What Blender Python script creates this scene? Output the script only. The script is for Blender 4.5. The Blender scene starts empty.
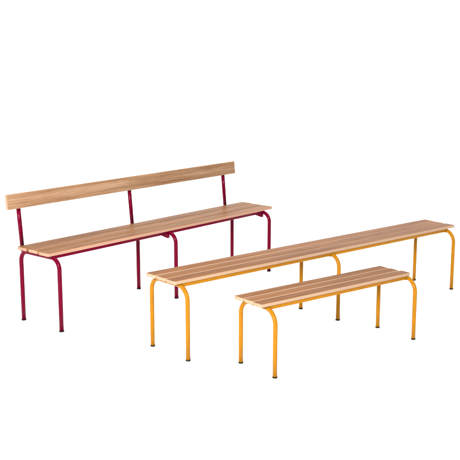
import bpy, bmesh, math, random
from mathutils import Vector, Matrix
random.seed(4)
S = bpy.context.scene
C = S.collection
PI = math.pi

# ---------------------------------------------------------------- camera
cam_d = bpy.data.cameras.new('camera'); cam = bpy.data.objects.new('camera', cam_d); C.objects.link(cam)
cam_d.sensor_width = 36; cam_d.lens = 952.9/460*36; cam_d.clip_end = 200
cam.location = (0, 0, 1.6426); cam.rotation_euler = (PI/2-0.2009, 0, 0)
S.camera = cam

# ---------------------------------------------------------------- world, lamps, exposure
W = bpy.data.worlds.new('World'); S.world = W; W.use_nodes = True
bg = W.node_tree.nodes['Background']; bg.inputs[0].default_value = (1, 1, 1, 1); bg.inputs[1].default_value = .92
def area(name, loc, target, size, power, col=(1, 1, 1)):
    d = bpy.data.lights.new(name, 'AREA'); d.shape = 'RECTANGLE'; d.size, d.size_y = size; d.energy = power; d.color = col
    o = bpy.data.objects.new(name, d); C.objects.link(o); o.location = loc
    o.rotation_euler = (Vector(target)-Vector(loc)).to_track_quat('-Z', 'Y').to_euler()
area('softbox_key', (-1.6, -1.2, 2.9), (0.0, 5.8, 0.2), (2.0, 1.6), 760, (1, .985, .96))
area('backdrop_fill', (0.5, 8.5, 5.5), (0, 11.5, 1.0), (5, 1), 260)  # added lamp, only there to brighten the backdrop wall to white
S.view_settings.view_transform = 'Standard'; S.view_settings.look = 'None'
S.view_settings.exposure = .45; S.view_settings.gamma = 1
S.render.engine = 'CYCLES'

# ---------------------------------------------------------------- materials
def new_mat(name):
    m = bpy.data.materials.new(name); m.use_nodes = True
    nt = m.node_tree; return m, nt, nt.nodes, nt.links, nt.nodes['Principled BSDF']
def node(ns, t, **kw):
    n = ns.new(t)
    for k, v in kw.items(): setattr(n, k, v)
    return n
def ramp(ns, stops):
    r = ns.new('ShaderNodeValToRGB'); e = r.color_ramp.elements
    while len(e) > 1: e.remove(e[-1])
    e[0].position, e[0].color = stops[0][0], (*stops[0][1], 1)
    for p, c in stops[1:]:
        x = e.new(p); x.color = (*c, 1)
    return r
def wood(name, light, mid, dark, edge, figure=.5, rough=.42):
    """plank timber, grain along local X; the face is the plain-sawn figure, the edges (material slot 2) take a paler colour"""
    out = []
    for is_edge in (False, True):
        m, nt, ns, ln, b = new_mat(name + ('_edge' if is_edge else ''))
        tc = ns.new('ShaderNodeTexCoord'); oi = ns.new('ShaderNodeObjectInfo')
        off = node(ns, 'ShaderNodeVectorMath', operation='SCALE'); off.inputs[0].default_value = (37, 13, 7)
        ln.new(oi.outputs['Random'], off.inputs['Scale'])
        add = node(ns, 'ShaderNodeVectorMath', operation='ADD'); ln.new(tc.outputs['Object'], add.inputs[0]); ln.new(off.outputs[0], add.inputs[1])
        def mapped(sc, src=add):
            mp = ns.new('ShaderNodeMapping'); mp.inputs['Scale'].default_value = sc; ln.new(src.outputs[0], mp.inputs[0]); return mp
        def noise(sc, detail=4, rough_=.6, dist=0):
            n = ns.new('ShaderNodeTexNoise'); n.inputs['Scale'].default_value = 1; n.inputs['Detail'].default_value = detail
            n.inputs['Roughness'].default_value = rough_; n.inputs['Distortion'].default_value = dist
            ln.new(mapped(sc).outputs[0], n.inputs['Vector']); return n
        # growth rings: bands of a slowly bending field
        warp = noise((.9, 4.5, 4.5), 3, .45)
        sep = ns.new('ShaderNodeSeparateXYZ'); ln.new(add.outputs[0], sep.inputs[0])
        m1 = node(ns, 'ShaderNodeMath', operation='MULTIPLY'); m1.inputs[1].default_value = 95;  sm = node(ns, 'ShaderNodeMath', operation='ADD'); ln.new(sep.outputs[1], sm.inputs[0]); ln.new(sep.outputs[2], sm.inputs[1]); ln.new(sm.outputs[0], m1.inputs[0])
        m2 = node(ns, 'ShaderNodeMath', operation='MULTIPLY'); m2.inputs[1].default_value = 13; ln.new(warp.outputs['Fac'], m2.inputs[0])
        m3 = node(ns, 'ShaderNodeMath', operation='ADD'); ln.new(m1.outputs[0], m3.inputs[0]); ln.new(m2.outputs[0], m3.inputs[1])
        m4 = node(ns, 'ShaderNodeMath', operation='PINGPONG'); m4.inputs[1].default_value = .5; ln.new(m3.outputs[0], m4.inputs[0])
        m45 = node(ns, 'ShaderNodeMath', operation='MULTIPLY'); m45.inputs[1].default_value = 2; ln.new(m4.outputs[0], m45.inputs[0])
        m5 = node(ns, 'ShaderNodeMath', operation='POWER'); m5.inputs[1].default_value = 2.2; ln.new(m45.outputs[0], m5.inputs[0])
        fine = noise((9, 300, 300), 6, .8)
        streak = noise((1.6, 42, 42), 4, .6, .3)
        patch = noise((1.9, 6, 6), 3, .6)
        mx = node(ns, 'ShaderNodeMath', operation='MULTIPLY'); mx.inputs[1].default_value = figure*.3; ln.new(m5.outputs[0], mx.inputs[0])
        a1 = node(ns, 'ShaderNodeMath', operation='MULTIPLY_ADD'); a1.inputs[1].default_value = .55; ln.new(streak.outputs['Fac'], a1.inputs[0]); ln.new(mx.outputs[0], a1.inputs[2])
        a2 = node(ns, 'ShaderNodeMath', operation='MULTIPLY_ADD'); a2.inputs[1].default_value = .5; ln.new(fine.outputs['Fac'], a2.inputs[0]); ln.new(a1.outputs[0], a2.inputs[2])
        a3 = node(ns, 'ShaderNodeMath', operation='MULTIPLY_ADD'); a3.inputs[1].default_value = .2; ln.new(patch.outputs['Fac'], a3.inputs[0]); ln.new(a2.outputs[0], a3.inputs[2])
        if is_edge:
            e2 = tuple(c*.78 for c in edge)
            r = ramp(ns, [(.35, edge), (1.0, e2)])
        else:
            r = ramp(ns, [(.48, light), (.64, mid), (.84, dark)])
        ln.new(a3.outputs[0], r.inputs[0])
        hsv = ns.new('ShaderNodeHueSaturation'); ln.new(r.outputs[0], hsv.inputs['Color'])
        vr = node(ns, 'ShaderNodeMapRange'); vr.inputs['To Min'].default_value = .9; vr.inputs['To Max'].default_value = 1.08
        ln.new(oi.outputs['Random'], vr.inputs['Value']); ln.new(vr.outputs[0], hsv.inputs['Value'])
        ln.new(hsv.outputs[0], b.inputs['Base Color'])
        b.inputs['Roughness'].default_value = rough; b.inputs['Specular IOR Level'].default_value = .012
        bp = ns.new('ShaderNodeBump'); bp.inputs['Strength'].default_value = .25; bp.inputs['Distance'].default_value = .0006
        ln.new(fine.outputs['Fac'], bp.inputs['Height']); ln.new(bp.outputs[0], b.inputs['Normal'])
        out.append(m)
    return out
def paint(name, col, rough=.12, coat=0):
    m, nt, ns, ln, b = new_mat(name)
    tc = ns.new('ShaderNodeTexCoord')
    n = ns.new('ShaderNodeTexNoise'); n.inputs['Scale'].default_value = 28; n.inputs['Detail'].default_value = 4; ln.new(tc.outputs['Object'], n.inputs['Vector'])
    r = ramp(ns, [(.3, tuple(c*.9 for c in col)), (.75, tuple(min(1, c*1.06) for c in col))]); ln.new(n.outputs['Fac'], r.inputs[0])
    ln.new(r.outputs[0], b.inputs['Base Color'])
    mr = ns.new('ShaderNodeMapRange'); mr.inputs['To Min'].default_value = rough*.8; mr.inputs['To Max'].default_value = rough*1.3
    ln.new(n.outputs['Fac'], mr.inputs['Value']); ln.new(mr.outputs[0], b.inputs['Roughness'])
    b.inputs['Specular IOR Level'].default_value = .06
    op = ns.new('ShaderNodeTexNoise'); op.inputs['Scale'].default_value = 420; ln.new(tc.outputs['Object'], op.inputs['Vector'])
    bp = ns.new('ShaderNodeBump'); bp.inputs['Strength'].default_value = .06; bp.inputs['Distance'].default_value = .0004
    ln.new(op.outputs['Fac'], bp.inputs['Height']); ln.new(bp.outputs[0], b.inputs['Normal'])
    return m
def plain(name, col, rough):
    m, nt, ns, ln, b = new_mat(name)
    n = ns.new('ShaderNodeTexNoise'); n.inputs['Scale'].default_value = 60
    b.inputs['Specular IOR Level'].default_value = .15
    r = ramp(ns, [(.3, tuple(c*.85 for c in col)), (.7, col)]); ln.new(n.outputs['Fac'], r.inputs[0]); ln.new(r.outputs[0], b.inputs['Base Color'])
    b.inputs['Roughness'].default_value = rough
    return m
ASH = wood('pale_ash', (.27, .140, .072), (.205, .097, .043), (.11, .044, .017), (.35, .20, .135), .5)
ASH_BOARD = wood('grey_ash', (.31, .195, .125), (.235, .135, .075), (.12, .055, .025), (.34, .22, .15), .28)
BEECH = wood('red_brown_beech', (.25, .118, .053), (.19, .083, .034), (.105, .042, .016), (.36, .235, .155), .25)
CRIMSON = paint('crimson_enamel', (.092, .0001, .011))
YELLOW = paint('yellow_enamel', (.27, .108, .005))
RUBBER_BLACK = plain('black_rubber', (.003, .003, .004), .7)
RUBBER_GREY = plain('grey_rubber', (.005, .006, .005), .7)
m, nt, ns, ln, b = new_mat('white_seamless_paper')
b.inputs['Base Color'].default_value = (.95, .95, .95, 1); b.inputs['Roughness'].default_value = .9; b.inputs['Specular IOR Level'].default_value = .1
PAPER = m

# ---------------------------------------------------------------- helpers
def obj(name, bm, mats, parent=None, smooth=True):
    me = bpy.data.meshes.new(name)
    bmesh.ops.recalc_face_normals(bm, faces=bm.faces)
    for f in bm.faces: f.smooth = smooth
    bm.to_mesh(me); bm.free()
    for x in (mats if isinstance(mats, (list, tuple)) else [mats]): me.materials.append(x)
    o = bpy.data.objects.new(name, me); C.objects.link(o)
    if parent: o.parent = parent
    return o
def board_bm(L, w, t, bev, face_dirs=(2,), corner=0.0):
    """plank centred on its middle, length along X; slot 0 on faces whose normal is along face_dirs, slot 1 on the edges"""
    bm = bmesh.new(); bmesh.ops.create_cube(bm, size=1)
    for v in bm.verts: v.co = Vector((v.co.x*L, v.co.y*w, v.co.z*t))
    if corner:                                        # ends rounded in plan
        ve = [e for e in bm.edges if abs(e.verts[0].co.z-e.verts[1].co.z) > t*.5]
        bmesh.ops.bevel(bm, geom=ve, offset=corner, segments=5, profile=.5, affect='EDGES')
    he = [e for e in bm.edges if abs(e.verts[0].co.z-e.verts[1].co.z) < 1e-6] if corner else list(bm.edges)
    bmesh.ops.bevel(bm, geom=he, offset=bev, segments=3, profile=.5, affect='EDGES')
    bm.normal_update()
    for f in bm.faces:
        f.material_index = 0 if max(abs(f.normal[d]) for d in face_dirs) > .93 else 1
    return bm
def tube_bm(pts, r, seg=20, caps=True):
    bm = bmesh.new(); rings = []
    up = None; n = len(pts)
    for i, p in enumerate(pts):
        if i == 0: t = pts[1]-p
        elif i == n-1: t = p-pts[i-1]
        else: t = (pts[i+1]-p).normalized()+(p-pts[i-1]).normalized()
        t.normalize()
        if up is None:
            up = Vector((1, 0, 0)) if abs(t.x) < .9 else Vector((0, 0, 1))
        a = (up-t*up.dot(t)).normalized(); bb = t.cross(a); up = a
        rings.append([bm.verts.new(p+a*math.cos(2*PI*k/seg)*r+bb*math.sin(2*PI*k/seg)*r) for k in range(seg)])
    for i in range(n-1):
        for k in range(seg):
            bm.faces.new((rings[i][k], rings[i][(k+1) % seg], rings[i+1][(k+1) % seg], rings[i+1][k]))
    if caps: bm.faces.new(rings[0][::-1]); bm.faces.new(rings[-1])
    return bm
def lathe_bm(prof, seg=24):
    bm = bmesh.new(); rings = []
    for r, z in prof:
        rings.append([bm.verts.new((r*math.cos(2*PI*k/seg), r*math.sin(2*PI*k/seg), z)) for k in range(seg)])
    for i in range(len(prof)-1):
        for k in range(seg):
            bm.faces.new((rings[i][k], rings[i][(k+1) % seg], rings[i+1][(k+1) % seg], rings[i+1][k]))
    bm.faces.new(rings[0][::-1]); bm.faces.new(rings[-1])
    return bm
def box_bm(x0, x1, y0, y1, z0, z1, bev=.0015):
    bm = bmesh.new(); bmesh.ops.create_cube(bm, size=1)
    for v in bm.verts: v.co = Vector(((x0+x1)/2+v.co.x*(x1-x0), (y0+y1)/2+v.co.y*(y1-y0), (z0+z1)/2+v.co.z*(z1-z0)))
    if bev: bmesh.ops.bevel(bm, geom=list(bm.edges), offset=bev, segments=2, profile=.5, affect='EDGES')
    return bm
def prism_bm(poly, u0, u1):
    """polygon in (y, z) pushed from x=u0 to x=u1"""
    bm = bmesh.new()
    a = [bm.verts.new((u0, y, z)) for y, z in poly]; c = [bm.verts.new((u1, y, z)) for y, z in poly]
    bm.faces.new(a[::-1]); bm.faces.new(c)
    for i in range(len(poly)):
        j = (i+1) % len(poly); bm.faces.new((a[i], a[j], c[j], c[i]))
    return bm

# ---------------------------------------------------------------- setting: seamless studio sweep
prof = [(-6, 0)] + [(11+3*math.sin(a), 3-3*math.cos(a)) for a in [i*PI/2/24 for i in range(25)]] + [(14, 8)]
bm = bmesh.new(); rows = [[bm.verts.new((x, y, z)) for x in (-14, 14)] for y, z in prof]
for i in range(len(rows)-1): bm.faces.new((rows[i][0], rows[i][1], rows[i+1][1], rows[i+1][0]))
fl = obj('floor', bm, PAPER); fl['kind'] = 'structure'

# ---------------------------------------------------------------- benches
def make_bench(name, label, loc, yaw, L, Wd, H, t, frames, yf, yr, r, paintm, woods, cap, skL=0, skR=0, gap=.007, bev=.004, R=.074, back=None, plain_gap=False, drop=.002):
    root = bpy.data.objects.new(name, None); C.objects.link(root)
    root.location = loc; root.rotation_euler = (0, 0, yaw); root.empty_display_size = .2
    root['label'] = label; root['category'] = 'bench'; root['group'] = 'slatted benches with bent tube legs'
    # three slats, front to rear
    sw = (Wd-2*gap)/3
    for k in range(3):
        f = (k+.5)/3
        x0 = skL*f+(0, .002, -.001)[k]; x1 = L+skR*f+(0, -.003, .002)[k]
        sb = board_bm(x1-x0, sw, t, bev, corner=.009)
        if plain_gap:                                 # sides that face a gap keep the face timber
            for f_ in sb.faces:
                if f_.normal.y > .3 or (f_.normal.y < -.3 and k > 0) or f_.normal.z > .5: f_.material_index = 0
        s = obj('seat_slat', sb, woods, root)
        s.location = ((x0+x1)/2, sw/2+k*(sw+gap), H-t/2)
    zc = H-t-r-.0005                                  # axis of the crossbars
    vf, vr = -yf, Wd-yr
    cap_h = .008
    for i, u in enumerate(frames):
        # front and rear leg: upright plus bend
        for side, v in ((1, vf), (-1, vr)):
            pts = [Vector((u, v, cap_h*.6)), Vector((u, v, (zc-R)*.5))]
            for k in range(15):
                a = PI/2*k/14
                pts.append(Vector((u, v+side*(R-R*math.cos(a)), zc-R+R*math.sin(a))))
            lg = obj('leg', tube_bm(pts, r), paintm, root)
            c = obj('foot_cap', lathe_bm([(r+.0005, .0), (r+.0013, .001), (r+.0015, .004), (r+.001, cap_h-.001), (r+.0002, cap_h)]), cap, lg)
            c.location = (u, v, 0)
        obj('crossbar', tube_bm([Vector((u, vf+R, zc)), Vector((u, Wd/2, zc)), Vector((u, vr-R, zc))], r, caps=False), paintm, root)
        if i > 0:   # angle bracket that ties the middle and far frames to the front rail
            zt, zb = zc-r*.3, zc-r-drop
            obj('bracket', prism_bm([(.014, zb), (.014, zt), (.15, zt), (.15, zc-r+.002)], u-r-.006, u+r*.2), paintm, root)
    # rails between neighbouring frames, front and rear
    for a, c in zip(frames[:-1], frames[1:]):
        for v0 in (.008, Wd-.026):
            obj('seat_rail', box_bm(a+r*.35, c-r*.35, v0, v0+.018, H-t-.0195, H-t-.0005), paintm, root)
    if back:
        pb, pt, bz1, bz2, by, bx0, bx1, us = back
        sl = (pt-pb)/(bz1-H)                          # lean of the posts
        th = .018
        zt = bz2-.02
        for u in us:
            z0 = H-t-.012
            p = [Vector((u, Wd+pb+sl*(z-H), z)) for z in (z0, (z0+zt)/2, zt)]
            # foot of the post turns forward under the seat on to the rear rail
            q = [Vector((u, Wd-.012, z0-.004)), Vector((u, Wd+pb-.008, z0-.003)), Vector((u, Wd+pb-.002, z0-.001))]
            obj('back_post', tube_bm(q+p, r), paintm, root)
        h = (bz2-bz1)/math.cos(math.atan(sl))
        bd = obj('backrest', board_bm(bx1-bx0, th, h, .0035, face_dirs=(1,)), ASH_BOARD, root)
        zc2 = (bz1+bz2)/2
        bd.location = ((bx0+bx1)/2, Wd+pb+sl*(zc2-H)-(r+.0005)-th/2, zc2)
        bd.rotation_euler = (-math.atan(sl), 0, 0)
    return root

T = .0185
make_bench('bench', 'long crimson tube bench with a wooden backrest, behind the two yellow benches',
           (-1.0133, 5.1736, 0), .8551, 2.0054, .2905, .4525, T, (.0419, .9745, 2.0054-.0877), .0422, -.0143, .0128,
           CRIMSON, ASH, RUBBER_BLACK, .0084, .0078, gap=.009, bev=.0013, R=.062, plain_gap=True, drop=.021,
           back=(.0199, .0404, .668, .7557, .0104, -.0399, 1.9489, (.0562, .9313, 1.8454)))
make_bench('bench', 'long backless yellow tube bench on six legs, between the crimson bench and the short one',
           (-.2803, 4.6839, 0), .7012, 2.3103, .2555, .42, T, (.0485, 1.1631, 2.3103-.063), .0422, -.0143, .0115,
           YELLOW, BEECH, RUBBER_GREY, 0, .004)
make_bench('bench', 'short low yellow tube bench on four legs, nearest in front',
           (.1502, 4.4334, 0), .6524, 1.0615, .2145, .3712, T, (.0553, 1.0615-.009), .0422, -.0143, .0112,
           YELLOW, BEECH, RUBBER_GREY, 0, -.026)
